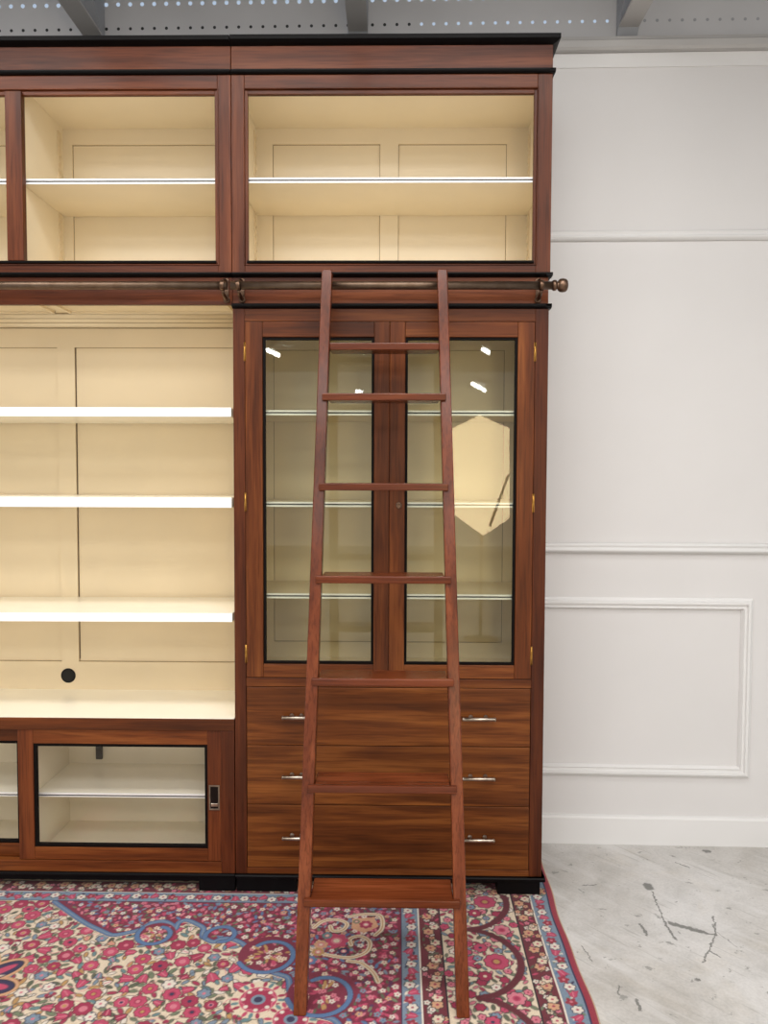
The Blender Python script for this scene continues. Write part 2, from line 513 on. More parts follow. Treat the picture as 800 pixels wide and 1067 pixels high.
upper_unit('mahogany upper bookcase unit with one wide cream-lined opening, above the glazed cupboard',
           -.5292, .4935, [(-.4772, .4365, [(-.450, -.060), (.006, .398)])], (-.02, .19, 2.05), True, 2.3518, 2.7875)
upper_unit('mahogany upper bookcase unit with a vertical divider, above the open cream bay',
           LXL, -.5308, [(-1.862, -1.2546, [(-1.81, -1.30)]), (-1.2018, -.5836, [(-1.182, -.585)])], (-1.22, .19, 2.05), False, 2.3495, 2.786)

# ---------------------------------------------------------------- shared: frieze + rail of the lower units
RY, RZ, RR = -.060, 1.996, .0128
def rail(root, x0, x1, brackets, knob):
    rl = MB().lathe_x([(x0, RR), (x1, RR)], RY, RZ).build('ladder_rail', BRONZE, root, bevel=0)
    for bx in brackets:
        m = MB()
        m.lathe_y([(.0055, .0), (.0055, .0105), (.001, .0105), (.0, .009)], bx, 1.966)          # lower rosette
        m.box(bx - .0065, bx + .0065, .001, .0055, 1.966, 2.026)
        m.lathe_y([(.0055, .0), (.0055, .0085), (.0, .0075)], bx, 2.026)
        m.tube([(bx, .003, 1.967), (bx, -.020, 1.967), (bx, -.042, 1.972), (bx, -.058, RZ - RR)], [.006, .006, .0055, .005], seg=12)
        m.tube([(bx, .003, 2.024), (bx, -.022, 2.022), (bx, -.045, 2.016), (bx, -.058, RZ + RR)], [.0055, .005, .0045, .004], seg=12)
        m.lathe_x([(bx - .007, .0145), (bx - .006, .0158), (bx + .006, .0158), (bx + .007, .0145)], RY, RZ)
        m.build('rail_bracket', BRONZE_DK, rl, bevel=0)
    if knob:
        e = x1
        m = MB().lathe_x([(e - .004, .013), (e, .0165), (e + .008, .0165), (e + .010, .0125), (e + .014, .0118), (e + .016, .0165), (e + .020, .020), (e + .029, .0215), (e + .038, .020), (e + .043, .0155), (e + .0455, .008), (e + .046, .001)], RY, RZ)
        m.build('end_knob', BRONZE_DK, rl, bevel=0)
    return rl

# ---------------------------------------------------------------- lower right: glazed cupboard with drawers
LR = thing('display_cabinet', 'tall mahogany cupboard with two glazed doors over three drawers, standing behind the ladder', 'cabinet', (-.02, .19, .008))
t = .018
m = MB()
m.box(XL, XL + t, .022, BACK, .070, 1.937, 0); m.box(XR - t, XR, .022, BACK, .070, 1.937, 0)
m.box(XL + t, XR - t, .022, BACK, .070, .088, 0); m.box(XL + t, XR - t, .022, BACK, 1.915, 1.937, 0)
m.box(XL + t, XR - t, .022, BACK, .704, .720, 0)
m.build('carcass', FRAME['Z'], LR)
m = MB()
e = .003
m.box(XL + t, XL + t + e, .022, .335, .72, 1.915); m.box(XR - t - e, XR - t, .022, .335, .72, 1.915)
m.box(XL + t, XR - t, .022, .335, 1.912, 1.915); m.box(XL + t, XR - t, .022, .335, .72, .7235)
m.build('lining', CREAM, LR, bevel=0)
panelled_back(LR, 'back_panel', XL + t, XR - t, .72, 1.914, [(-.450, -.060, .78, 1.86), (.006, .398, .78, 1.86)], [CREAM, GROOVE])
m = MB()   # face frame
m.box(XL, -.4895, 0, .022, .070, 1.937, 1); m.box(.4485, XR, 0, .022, .070, 1.937, 1)
m.box(-.4895, .4485, .0006, .022, 1.8965, 1.937, 0); m.box(-.4895, .4485, .0006, .022, .7025, .7315, 0); m.box(-.4895, .4485, .0006, .022, .070, .0915, 0)
m.box(-.034, -.006, .0212, .027, .74, 1.89, 1)
m.build('face_frame', [FRAME['X'], STILE['Z']], LR)
# drawers
for k, (za, zb_) in enumerate(((.0930, .3050), (.3068, .5054), (.5072, .7008))):
    d = MB().box(-.4880, .4470, -.0005, .021, za, zb_).build('drawer', DRAWER['X'], LR, bevel=.002)
    zc = (.1905, .398, .598)[k]
    for xa, xb in ((-.3725, -.280), (.224, .3345)):
        y = -.026
        z = zz(zc, y); xa2, xb2 = xx(xa, y), xx(xb, y)
        m = MB()
        m.lathe_x([(xa2, .004), (xa2 + .001, .0066), (xa2 + .006, .0066), (xa2 + .007, .0058), (xb2 - .007, .0058), (xb2 - .006, .0066), (xb2 - .001, .0066), (xb2, .004)], y, z, seg=14)
        for px in (xa2 + .030, xb2 - .030):
            m.lathe_y([(-.0005, .0075), (-.003, .0072), (-.0045, .004), (-.020, .004), (-.027, .0058)], px, z, seg=14)
        m.build('bar_pull', NICKEL, d, bevel=0)
# doors
def glazed_door(root, x0, x1, gx0, gx1, side):
    z0, z1, gz0, gz1 = .7335, 1.8950, .7866, 1.8376
    b = .0085
    m = MB()
    m.frame(x0, x1, z0, z1, gx0 - b - x0, x1 - gx1 - b, gz0 - b - z0, z1 - gz1 - b, -.001, .021, 0, 1, True)
    d = m.build('door', [FRAME['X'], FRAME['Z']], root, bevel=.002)
    MB().frame(gx0 - b, gx1 + b, gz0 - b, gz1 + b, b, b, b, b, .004, .016, 0, 0).build('glazing_bead', BEAD, d, bevel=.001)
    MB().box(gx0 - .005, gx1 + .005, .009, .013, gz0 - .005, gz1 + .005).build('glass_pane', GLASS, d, bevel=0)
    for zc in (1.799, 1.312, .812):
        m = MB()
        hx = x0 - .0004 if side < 0 else x1 + .0004
        m.tube([(hx, -.003, zc - .031), (hx, -.003, zc + .031)], .0026, seg=12)
        m.box(hx - .0035, hx + .0035, -.002, .0, zc - .029, zc + .029)
        for q in (-.010, .010):
            m.tube([(hx, -.003, zc + q - .0006), (hx, -.003, zc + q + .0006)], .0031, seg=12)
        m.build('hinge', BRASS, d, bevel=0)
    return d
glazed_door(LR, -.4885, -.0201, -.4235, -.0783, -1)
rd = glazed_door(LR, -.0193, .4475, .0392, .3843, 1)
m = MB()
m.lathe_y([(-.0008, .0105), (-.003, .0100), (-.0042, .0075), (-.0042, .004), (-.002, .0035)], .0115, 1.3035, seg=20)
m.box(.0095, .0135, -.0044, -.002, 1.293, 1.302)
m.build('keyhole', BRASS and BRONZE_DK, rd, bevel=0)
for zt in (1.6106, 1.3131, 1.0123):
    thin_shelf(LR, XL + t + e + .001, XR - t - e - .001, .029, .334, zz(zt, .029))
standards(LR, ((XL + t + e, 1), (XR - t - e, -1)), .78, 1.88)
# frieze, black mouldings, rail
def frieze_set(root, x0, x1, er, bottom_mould):
    fb = BACK if bottom_mould else .024
    MB().prof_x([(.006, 1.951), (.0065, 1.970), (.0065, 2.005), (.006, 2.038), (fb, 2.038), (fb, 1.951)], x0, x1).build('frieze', UPPER['X'], root, bevel=.001)
    m = MB()
    m.prof_x([(.02, 2.038), (.0, 2.038), (-.0095, 2.0425), (-.0125, 2.045), (-.0125, 2.050), (.02, 2.050)], x0, x1 + er)
    if er: m.box(x1 - .01, x1 + er, -.012, BACK, 2.0395, 2.050)
    else: m.box(x0, x1, .02, BACK, 2.0395, 2.050)
    m.build('upper_moulding', BLACK, root, bevel=.0008)
    if bottom_mould:
        m = MB()
        m.prof_x([(.03, 1.937), (-.002, 1.937), (-.010, 1.941), (-.0125, 1.944), (-.0125, 1.951), (.03, 1.951)], x0, x1 + er * .8)
        if er: m.box(x1 - .01, x1 + er * .8, -.0125, BACK, 1.9395, 1.951)
        m.build('lower_moulding', BLACK, root, bevel=.0008)
frieze_set(LR, -.5292, .4895, .0105, True)
rail(LR, -.5215, .4915, (-.497, .455), True)
# base: black moulding, apron, bracket feet
m = MB()
m.prof_x([(.05, .070), (-.009, .070), (-.012, .066), (-.010, .058), (.05, .055)], XL, XR + .011)
m.box(XR - .05, XR + .011, -.009, BACK, .056, .070)
m.build('base_moulding', BLACK, LR, bevel=.0008)
MB().box(XL + .002, XR - .004, .012, .030, .040, .058).build('plinth', BLACK, LR, bevel=.0008)
for a, b, y0, y1 in ((XL + .002, -.325, .002, .12), (.345, XR - .004, .002, .12), (XL + .002, -.41, .26, BACK), (.38, XR - .004, .26, BACK)):
    MB().box(a, b, y0, y1, .008, .058).build('foot', BLACK, LR, bevel=.002)

# ---------------------------------------------------------------- lower left: open bay on a cupboard with sliding doors
LL = thing('open_bookcase', 'open cream-lined bookcase with three white shelves over a low cupboard with sliding glass doors', 'cabinet', (-1.22, .19, .008))
X0, X1 = LXL, -.5298
m = MB()
for a, b in ((X0, X0 + t), (X1 - t, X1)):
    m.box(a, b, .024, BACK, .070, .5525, 0)
m.box(X0 + t, X1 - t, .024, BACK, .070, .088, 0); m.box(X0 + t, X1 - t, .342, BACK, .088, .5525, 0)
m.box(X0, X0 + t, .0, BACK, .594, 1.951, 0)
m.build('carcass', FRAME['Z'], LL)
m = MB()   # face frame of the low cupboard
m.box(X0, X0 + .048, .0, .024, .070, .5525, 1); m.box(X1 - .045, X1, .0, .024, .070, .5525, 1)
m.box(X0 + .048, X1 - .045, .0006, .024, .070, .1075, 0)
m.box(X0, X1, -.0015, .024, .5525, .5925, 0)
m.build('face_frame', [FRAME['X'], STILE['Z']], LL)
MB().box(X0, X1, .024, .345, .5525, .594).box(X0, X1, .0, .024, .5925, .594).build('worktop', SHELF_TOP, LL, bevel=.0004)
# bay lining
m = MB()
m.box(X1 - .004, X1, .03, .343, .594, 1.985); m.box(X0 + t, X0 + t + .004, .0, .343, .594, 1.985)
m.box(X0, X1, .024, .343, 1.985, 1.995)
m.build('lining', CREAM, LL, bevel=0)
pz0, pz1 = .699, 1.868
panelled_back(LL, 'back_panel', X0 + t + .004, X1 - .004, .594, 1.985, [(-1.86, -1.248, pz0, pz1), (-1.184, -.560, pz0, pz1)], [CREAM, GROOVE])
m = MB(); m.box(-1.1845, -1.1805, .3418, .3434, pz0 + .01, pz1); m.build('panel_groove', paint('open joint', (74, 52, 30), .6), LL, bevel=0)
m = MB(); m.lathe_y([(.3352, .0275), (.3338, .0275), (.3338, .0235), (.3346, .0232)], -1.2245, .646, 0, 28)
m.lathe_y([(.3350, .0232), (.3345, .0232)], -1.2245, .646, 1, 28)
m.build('cable_grommet', [BLACK, paint('hole shadow', (20, 22, 22), .8)], LL, bevel=0)
# cornice strip at the head of the back, and ceiling panel mouldings
MB().prof_x([(.337, 1.938), (.330, 1.938), (.328, 1.948), (.322, 1.953), (.318, 1.962), (.312, 1.966), (.306, 1.978), (.300, 1.985), (.337, 1.985)], X0 + .02, X1 - .002).build('cornice_strip', CREAM, LL, bevel=0)
m = MB()
for z, y in ((1.9365, .3285), (1.9535, .3205), (1.9665, .3105)):
    m.box(X0 + .02, X1 - .004, y, .335, z, z + .0016)  # shade lines of the cornice steps drawn as thin dark strips
m.box(X0 + .02, X1 - .004, .294, .300, 1.9838, 1.9855)
m.build('cornice_shade_line', GROOVE, LL, bevel=0)
for a, b in ((-1.172, -.575), (-1.87, -1.222)):
    m = MB()
    for q in ((a, b, .262, .270), (a, b, .05, .058)):
        m.box(q[0], q[1], q[2], q[3], 1.976, 1.986)
    for q in (a, b - .008):
        m.box(q, q + .008, .05, .27, 1.976, 1.986)
    m.build('ceiling_panel', [CREAM], LL, bevel=.001)
# shelves of the bay
for za, zb_, yf, tilt in ((1.6184, 1.5888, .0, 0), (1.3261, 1.2931, .0, 0), (.9415, .9130, .0, .004)):
    m = MB()
    xa, xb = X0 + t + .005, X1 - .0045
    m.loft([[(xa, yf, zb_), (xa, .334, zb_), (xa, .334, za), (xa, yf, za)], [(xb, yf, zb_ + tilt), (xb, .334, zb_ + tilt), (xb, .334, za + tilt), (xb, yf, za + tilt)]], 0)
    s = m.build('shelf', [SHELF_TOP, LIT_WHITE_EDGE], LL, bevel=.0012)
    MB().loft([[(xa, yf - .003, zb_), (xa, yf, zb_), (xa, yf, za), (xa, yf - .003, za)], [(xb, yf - .003, zb_ + tilt), (xb, yf, zb_ + tilt), (xb, yf, za + tilt), (xb, yf - .003, za + tilt)]], 0).build('edge_strip', LIT_WHITE_EDGE, s, bevel=.0006)
# inside of the low cupboard
m = MB()
m.box(X0 + t, X0 + t + .003, .06, .337, .088, .5525); m.box(X1 - t - .003, X1 - t, .06, .337, .088, .5525)
m.box(X0 + t, X1 - t, .06, .340, .088, .091); m.box(X0 + t, X1 - t, .335, .342, .091, .5525); m.box(X0 + t, X1 - t, .06, .337, .5485, .5524)
m.box(-1.247, -1.226, .065, .337, .091, .5485)
m.box(X0 + t, X1 - t, .330, .336, .20, .206)
m.build('cupboard_lining', CREAM_LOW_LIT, LL, bevel=0)
for a, b in ((X0 + t + .004, -1.248), (-1.225, X1 - t - .004)):
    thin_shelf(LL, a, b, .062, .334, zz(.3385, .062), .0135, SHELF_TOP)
MB().box(-1.118, -1.095, .316, .329, .334, .5484).build('steel_strap', STEELD, LL, bevel=.001)
# sliding doors
def slider(x0, x1, gx0, gx1, y0, y1, zb=.109):
    z0, z1, gz0, gz1 = zb, .5515, .1611, .4934
    b = .010
    m = MB()
    m.frame(x0, x1, z0, z1, gx0 - b - x0, x1 - gx1 - b, gz0 - b - z0, z1 - gz1 - b, y0, y1, 0, 1, True)
    d = m.build('sliding_door', [FRAME['X'], STILE['Z']], LL, bevel=.0015)
    MB().frame(gx0 - b, gx1 + b, gz0 - b, gz1 + b, b, b, b, b, y0 + .003, y1 - .003, 0, 0).build('glazing_bead', BEAD, d, bevel=.001)
    MB().box(gx0 - .005, gx1 + .005, y0 + .009, y0 + .012, gz0 - .005, gz1 + .005).build('glass_pane', GLASS2, d, bevel=0)
    return d
sd = slider(-1.2557, -.5742, -1.1943, -.6309, .004, .024)
slider(-1.865, -1.212, -1.812, xx(-1.2573, .03), .0275, .0475, .0895)
m = MB()
m.hollow(-.6165, -.5800, .2835, .3680, .0055, .0015, .005)
m.build('finger_pull', metal('pewter', (150, 138, 124), .35), sd, bevel=.0008)
m = MB(); m.box(-.611, -.5855, .0032, .0039, .289, .3625)
m.loft([[(-.609, .0036, .2895), (-.587, .0036, .2895), (-.587, .0026, .305), (-.609, .0026, .305)], [(-.609, .0039, .2895), (-.587, .0039, .2895), (-.587, .0036, .307), (-.609, .0036, .307)]], 1)
m.build('recess', [paint('dark recess', (24, 15, 12), .6, .04, spec=.1), NICKEL], sd, bevel=0)
frieze_set(LL, LXL, -.5308, 0, False)
rail(LL, LXL + .01, -.5325, (-1.87, -.5475), False)
m = MB()
m.prof_x([(.05, .070), (-.006, .070), (-.008, .066), (-.006, .060), (.05, .055)], X0, X1)
m.build('base_moulding', BLACK, LL, bevel=.0008)
MB().box(X0, X1, .012, .030, .036, .058).build('plinth', BLACK, LL, bevel=.0008)
for a, b, y0, y1 in ((-.652, X1 - .001, .002, .12), (X0, -1.80, .002, .12), (-.62, X1 - .001, .26, BACK), (X0, -1.80, .26, BACK)):
    MB().box(a, b, y0, y1, .008, .058).build('foot', BLACK, LL, bevel=.002)

# ================================================================== ladder
LD = thing('library_ladder', 'reddish mahogany library ladder with seven treads leaning on the bronze rail, feet on the rug', 'ladder', (-.03, -.56, .008))
SL = dict(b=-.2405, t=-.2135), dict(b=.1800, t=.1415)
ZT = 2.034
def ly(z):   # front face of the stiles
    return -.590 + (z - .008) / (ZT - .008) * (.590 - .1100)
DEP = .045
for s in SL:
    m = MB()
    hw = .0168
    rings = []
    for z in (.008, .5, 1.0, 1.5, ZT - .006, ZT):
        f = (z - .008) / (ZT - .008)
        c = s['b'] + (s['t'] - s['b']) * f
        k = hw - (.004 if z == ZT else 0)
        q = hw - .001 * f
        k = min(k, q)
        rings.append([(c - k, ly(z), z), (c + k, ly(z), z), (c + k, ly(z) + DEP, z), (c - k, ly(z) + DEP, z)])
    m.loft(rings)
    m.build('side_rail', LADDER['Z'], LD, bevel=.0035, seg=3)
def cx_(s, z):
    return s['b'] + (s['t'] - s['b']) * (z - .008) / (ZT - .008)
for i, zt in enumerate((1.800, 1.643, 1.377, 1.115, .839, .565, .287)):
    th = .0215
    yf = ly(zt)
    a, b = cx_(SL[0], zt), cx_(SL[1], zt)
    m = MB()
    back = yf + (.098 if i == 6 else .084)
    ins = .0155
    if i:      # nosing laps the front of the stiles
        n = .014
        m.loft([[(a, yf - n, z), (b, yf - n, z), (b, yf - .0006, z), (b - ins - .002, yf - .0006, z), (b - ins - .002, back, z), (a + ins + .002, back, z), (a + ins + .002, yf - .0006, z), (a, yf - .0006, z)] for z in (zt - th, zt)])
    else:
        m.box(a + ins, b - ins, yf + .002, back, zt - th, zt)
    m.build('tread', LADDER['X'], LD, bevel=.003, seg=2)

# ================================================================== rug
def build_rug():
    RX1, Ytop, Ybot, RXL = .534, .36, -1.55, -2.6
    fx = np.arange(-1.36, RX1 + .0001, .0025)
    xs = np.concatenate([np.arange(RXL, -1.36, .03), fx])
    fyy = np.arange(-.69, .135, .003)
    ys = np.concatenate([np.arange(Ybot, -.69, .03), fyy, np.arange(.135, Ytop + .001, .03)])
    nx, ny = len(xs), len(ys)
    GX, GY = np.meshgrid(xs, ys)
    C = {k: np.array(lin(v)) for k, v in dict(
        cream=(236, 218, 192), pink=(200, 72, 108), rose=(222, 128, 146), deep=(168, 44, 82), burg=(128, 36, 66), wine=(100, 28, 46), guard=(112, 38, 54),
        blue=(88, 124, 168), slate=(126, 148, 168), navy=(44, 46, 84), green=(118, 132, 104), olive=(90, 100, 78), teal=(104, 142, 146), peach=(220, 168, 132),
        white=(238, 228, 214), red=(158, 44, 66), tan=(206, 178, 148), ink=(38, 32, 44), gold=(196, 152, 96), purple=(92, 44, 86)).items()}
    IM = np.empty((ny, nx, 3)); IM[:] = C['cream']
    def win(x0, x1, y0, y1):
        i0, i1 = np.searchsorted(xs, (x0, x1)); j0, j1 = np.searchsorted(ys, (y0, y1))
        return slice(max(0, j0 - 1), j1 + 1), slice(max(0, i0 - 1), i1 + 1)
    def put(sl, m, c, a=1.0):
        m = np.clip(m, 0, 1)[..., None] * a
        IM[sl] = IM[sl] * (1 - m) + (C[c] if isinstance(c, str) else c) * m
    def disc(x, y, r, c, a=1.0):
        s = win(x - r - .004, x + r + .004, y - r - .004, y + r + .004)
        d = np.hypot(GX[s] - x, GY[s] - y)
        put(s, (r - d) / .0022 + .5, c, a)
    def ell(x, y, rx, ry, ang, c, a=1.0):
        R = max(rx, ry) + .005
        s = win(x - R, x + R, y - R, y + R)
        dx, dy = GX[s] - x, GY[s] - y
        u = dx * math.cos(ang) + dy * math.sin(ang); v = -dx * math.sin(ang) + dy * math.cos(ang)
        q = np.hypot(u / rx, v / ry)
        put(s, (1 - q) * min(rx, ry) / .0022 + .5, c, a)
    def stroke(pts, w, c, a=1.0, sub=6):
        P = smooth(pts, sub)
        for (x0, y0), (x1, y1) in zip(P[:-1], P[1:]):
            s = win(min(x0, x1) - w - .005, max(x0, x1) + w + .005, min(y0, y1) - w - .005, max(y0, y1) + w + .005)
            ex, ey = x1 - x0, y1 - y0; L = ex * ex + ey * ey + 1e-12
            t = np.clip(((GX[s] - x0) * ex + (GY[s] - y0) * ey) / L, 0, 1)
            d = np.hypot(GX[s] - x0 - t * ex, GY[s] - y0 - t * ey)
            put(s, (w - d) / .0022 + .5, c, a)
    def smooth(pts, sub):
        if len(pts) < 3: return pts
        o = []
        P = [pts[0]] + list(pts) + [pts[-1]]
        for k in range(1, len(P) - 2):
            p0, p1, p2, p3 = P[k - 1:k + 3]
            for q in range(sub):
                t = q / sub
                o.append(tuple(.5 * (2 * p1[i] + (p2[i] - p0[i]) * t + (2 * p0[i] - 5 * p1[i] + 4 * p2[i] - p3[i]) * t * t + (3 * p1[i] - p0[i] - 3 * p2[i] + p3[i]) * t ** 3) for i in (0, 1)))
        o.append(pts[-1])
        return o
    def poly_mask(pts, s):
        x, y = GX[s], GY[s]
        ins = np.zeros(x.shape, bool)
        n = len(pts)
        for i in range(n):
            x0, y0 = pts[i]; x1, y1 = pts[(i + 1) % n]
            c = (y0 > y) != (y1 > y)
            with np.errstate(divide='ignore', invalid='ignore'):
                ins ^= c & (x < (x1 - x0) * (y - y0) / (y1 - y0 + 1e-15) + x0)
        return ins
    def fill(pts, c):
        X = [p[0] for p in pts]; Y = [p[1] for p in pts]
        s = win(min(X), max(X), min(Y), max(Y))
        put(s, poly_mask(pts, s).astype(float), c)
    rnd = random.Random(11)
    def flower(x, y, r, c, centre='cream', n=6, rim=None, ring=None):
        a0 = rnd.random() * 6
        if rim:
            for k in range(n):
                a = a0 + k * 2 * math.pi / n
                ell(x + .58 * r * math.cos(a), y + .58 * r * math.sin(a), .52 * r + .0026, .40 * r + .0026, a, rim)
        for k in range(n):
            a = a0 + k * 2 * math.pi / n
            ell(x + .58 * r * math.cos(a), y + .58 * r * math.sin(a), .52 * r, .40 * r, a, c)
        if ring: disc(x, y, .48 * r, ring)
        disc(x, y, .28 * r, centre)
    def leaf(x, y, L, a, c, rim='ink'):
        if rim: ell(x, y, L + .0026, L * .42 + .0026, a, rim, .85)
        ell(x, y, L, L * .42, a, c)
    def tulip(x, y, r, a, c, rim='ink'):
        ca, sa = math.cos(a), math.sin(a)
        def T(u, v): return (x + u * ca - v * sa, y + u * sa + v * ca)
        pts = [T(*p) for p in ((-r, 0), (-.5 * r, .55 * r), (.4 * r, .75 * r), (r, 1.0 * r), (.75 * r, .35 * r), (1.1 * r, 0), (.75 * r, -.35 * r), (r, -1.0 * r), (.4 * r, -.75 * r), (-.5 * r, -.55 * r))]
        fill(pts, c)
        stroke(pts + [pts[0]], .0013, rim, .85, 1)
        stroke([T(-.6 * r, 0), T(.6 * r, 0)], .0016, 'rose' if c != 'rose' else 'deep')
    def scatter(test, n, dmin, fn, box):
        pts = []
        tries = 0
        while len(pts) < n and tries < n * 60:
            tries += 1
            x = rnd.uniform(box[0], box[1]); y = rnd.uniform(box[2], box[3])
            if not test(x, y): continue
            if any((x - p[0]) ** 2 + (y - p[1]) ** 2 < dmin * dmin for p in pts): continue
            pts.append((x, y)); fn(x, y)
        return pts
    # ---- field boundary (inner edge of the border stripes)
    FX, FY = .024, -.067
    SP = [(-1.105, -.073), (-1.019, -.142), (-.952, -.193), (-.886, -.232), (-.847, -.25), (-.803, -.235), (-.773, -.219), (-.755, -.190), (-.72, -.175), (-.690, -.190), (-.669, -.215),
          (-.668, -.182), (-.647, -.168), (-.609, -.188), (-.583, -.211), (-.576, -.25), (-.538, -.278), (-.518, -.263), (-.488, -.262), (-.443, -.290), (-.418, -.348),
          (-.373, -.399), (-.32, -.423), (-.291, -.439), (-.279, -.49), (-.257, -.538), (-.223, -.574), (-.184, -.587), (-.146, -.604), (-.12, -.66), (-.10, -.76), (-.03, -.85), (FX, -.90)]
    spand = smooth(SP, 5) + [(FX, FY), (-1.105, FY)]
    full = (slice(0, ny), slice(0, nx))
    PM = poly_mask(spand, full)
    def in_sp(x, y):
        i = min(nx - 1, np.searchsorted(xs, x)); j = min(ny - 1, np.searchsorted(ys, y))
        return bool(PM[j, i])
    def in_field(x, y):
        return x < FX - .012 and y < FY - .012 and not in_sp(x, y)
    # ---- cream field: leaves, then flowers
    box = (-1.33, FX, -.68, FY)
    def lf(x, y): leaf(x, y, rnd.uniform(.009, .015), rnd.uniform(0, 3.1), rnd.choice(['green', 'green', 'olive', 'teal', 'slate', 'deep', 'white', 'gold']))
    scatter(in_field, 800, .0205, lf, box)
    def ln(x, y):
        a = rnd.uniform(0, 6.2); stroke([(x, y), (x + .02 * math.cos(a), y + .02 * math.sin(a)), (x + .035 * math.cos(a + .5), y + .035 * math.sin(a + .5))], .0013, rnd.choice(['olive', 'rose', 'ink']), .7, 3)
    scatter(in_field, 300, .026, ln, box)
    def fl(x, y):
        k = rnd.random()
        if k < .34:
            r = rnd.uniform(.015, .023)
            disc(x, y, r + .004, 'cream')
            flower(x, y, r, rnd.choice(['pink', 'pink', 'deep']), rnd.choice(['navy', 'gold', 'rose']), 8, 'wine', rnd.choice(['deep', 'rose']))
        elif k < .62:
            tulip(x, y, rnd.uniform(.014, .023), rnd.uniform(0, 6.2), rnd.choice(['pink', 'pink', 'pink', 'deep']))
        elif k < .76:
            flower(x, y, rnd.uniform(.013, .018), rnd.choice(['slate', 'slate', 'white']), 'rose', 6, 'navy')
        elif k < .88:
            for q in range(4): disc(x + rnd.uniform(-.014, .014), y + rnd.uniform(-.014, .014), .006, rnd.choice(['deep', 'wine', 'burg']))
        else:
            tulip(x, y, .014, rnd.uniform(0, 6.2), rnd.choice(['peach', 'slate', 'white']))
    scatter(in_field, 420, .041, fl, box)
    # pendant clusters ringed with small petals (right part of the field)
    for (x, y, r) in ((-.358, -.528, .050), (-.262, -.60, .046)):
        disc(x, y, r + .022, 'cream')
        for k in range(22):
            a = k * 2 * math.pi / 22
            ell(x + (r + .012) * math.cos(a), y + (r + .012) * math.sin(a), .011, .0055, a, ('teal', 'deep', 'cream', 'pink')[k % 4])
        disc(x, y, r, 'pink'); flower(x, y, r * .82, 'deep', 'navy', 8, 'rose', 'slate')
        for k in range(8):
            a = k * .785; disc(x + r * .8 * math.cos(a), y + r * .8 * math.sin(a), .006, 'white')
    # medallion tip at the left: dark lobes edged with peach
    lobes = ((-1.100, -.425, .062, .030, .75), (-1.082, -.492, .054, .032, 0), (-1.105, -.560, .060, .032, -.7), (-1.20, -.49, .09, .16, 0))
    for c, g in (('gold', .012), ('peach', .009), ('ink', .001), ('navy', -.002), ('purple', -.015), ('pink', -.0185)):
        for (x, y, rx, ry, a) in lobes:
            if rx + g > .01 and ry + g > .004: ell(x, y, rx + g, ry + g, a, c)
    for x, y in ((-1.12, -.455), (-1.125, -.53)):
        ell(x, y, .04, .006, .3 if y > -.5 else -.3, 'cream')
    # ---- burgundy corner
    put(full, PM.astype(float), 'burg')
    def spf(x, y):
        flower(x, y, rnd.uniform(.007, .010), rnd.choice(['white', 'white', 'rose', 'slate', 'cream', 'peach']), rnd.choice(['deep', 'blue', 'pink']), 5)
    def spl(x, y): leaf(x, y, rnd.uniform(.007, .012), rnd.uniform(0, 3.1), rnd.choice(['green', 'blue', 'pink', 'olive', 'rose', 'slate']), None)
    tin = lambda x, y: in_sp(x, y) and in_sp(x - .015, y - .02) and x < FX - .01
    def spm(x, y): disc(x, y, rnd.uniform(.004, .007), rnd.choice(['wine', 'deep', 'purple', 'pink']))
    b2 = (-1.1, FX, -.68, FY - .006)
    scatter(tin, 900, .012, spm, b2); scatter(tin, 620, .0165, spl, b2); scatter(tin, 400, .026, spf, b2)
    # scalloped blue edge with curls
    stroke([(x, y - .010) for x, y in SP], .003, 'cream', 1, 5); stroke(SP, .0098, 'navy', .85, 5); stroke(SP, .0078, 'blue', 1, 5); stroke(SP, .0026, 'slate', .9, 5)
    def curl(cx, cy, r, a0, a1, w=.0066, c='blue'):
        pts = [(cx + r * (1 - .35 * k / 14) * math.cos(a0 + (a1 - a0) * k / 14), cy + r * (1 - .35 * k / 14) * math.sin(a0 + (a1 - a0) * k / 14)) for k in range(15)]
        stroke(pts, w + .002, 'navy', .7, 2); stroke(pts, w, c, 1, 2)
    # looped lobes
    for (cx, cy, r, a0, a1) in ((-.720, -.243, .058, 2.6, 7.6), (-.520, -.245, .050, 3.4, -1.6), (-.362, -.335, .088, 3.6, 8.6), (-.19, -.500, .095, 3.4, 8.4)):
        if r > .055:
            disc(cx, cy, r, 'burg')
            for k in range(24):
                a = rnd.uniform(0, 6.2); q = rnd.uniform(.1, .85) * r
                flower(cx + q * math.cos(a), cy + q * math.sin(a), .0085, rnd.choice(['white', 'rose', 'cream']), 'deep', 5)
            for k in range(22):
                a = rnd.uniform(0, 6.2); q = rnd.uniform(.2, .8) * r
                leaf(cx + q * math.cos(a), cy + q * math.sin(a), .010, a, rnd.choice(['pink', 'olive', 'gold']), None)
        curl(cx, cy, r, a0, a1)
    # cream scrolling cartouche near the corner
    for pts in ([(-.29, -.12), (-.26, -.17), (-.285, -.24), (-.25, -.30), (-.20, -.33), (-.13, -.345), (-.08, -.32), (-.07, -.27), (-.10, -.24), (-.13, -.255), (-.125, -.285)],
                [(-.245, -.20), (-.22, -.165), (-.18, -.155), (-.145, -.175), (-.155, -.21), (-.185, -.215), (-.195, -.19)],
                [(-.13, -.36), (-.09, -.37), (-.055, -.41), (-.04, -.45)],
                [(-.14, -.14), (-.10, -.125), (-.05, -.125), (-.035, -.15), (-.035, -.20), (-.055, -.235)]):
        stroke(pts, .0085, 'ink', .55, 5); stroke(pts, .0070, 'cream', 1, 5); stroke(pts, .0016, 'gold', 1, 5)
    fill([(-.13, -.15), (-.06, -.14), (-.045, -.19), (-.09, -.225), (-.13, -.20)], 'peach')
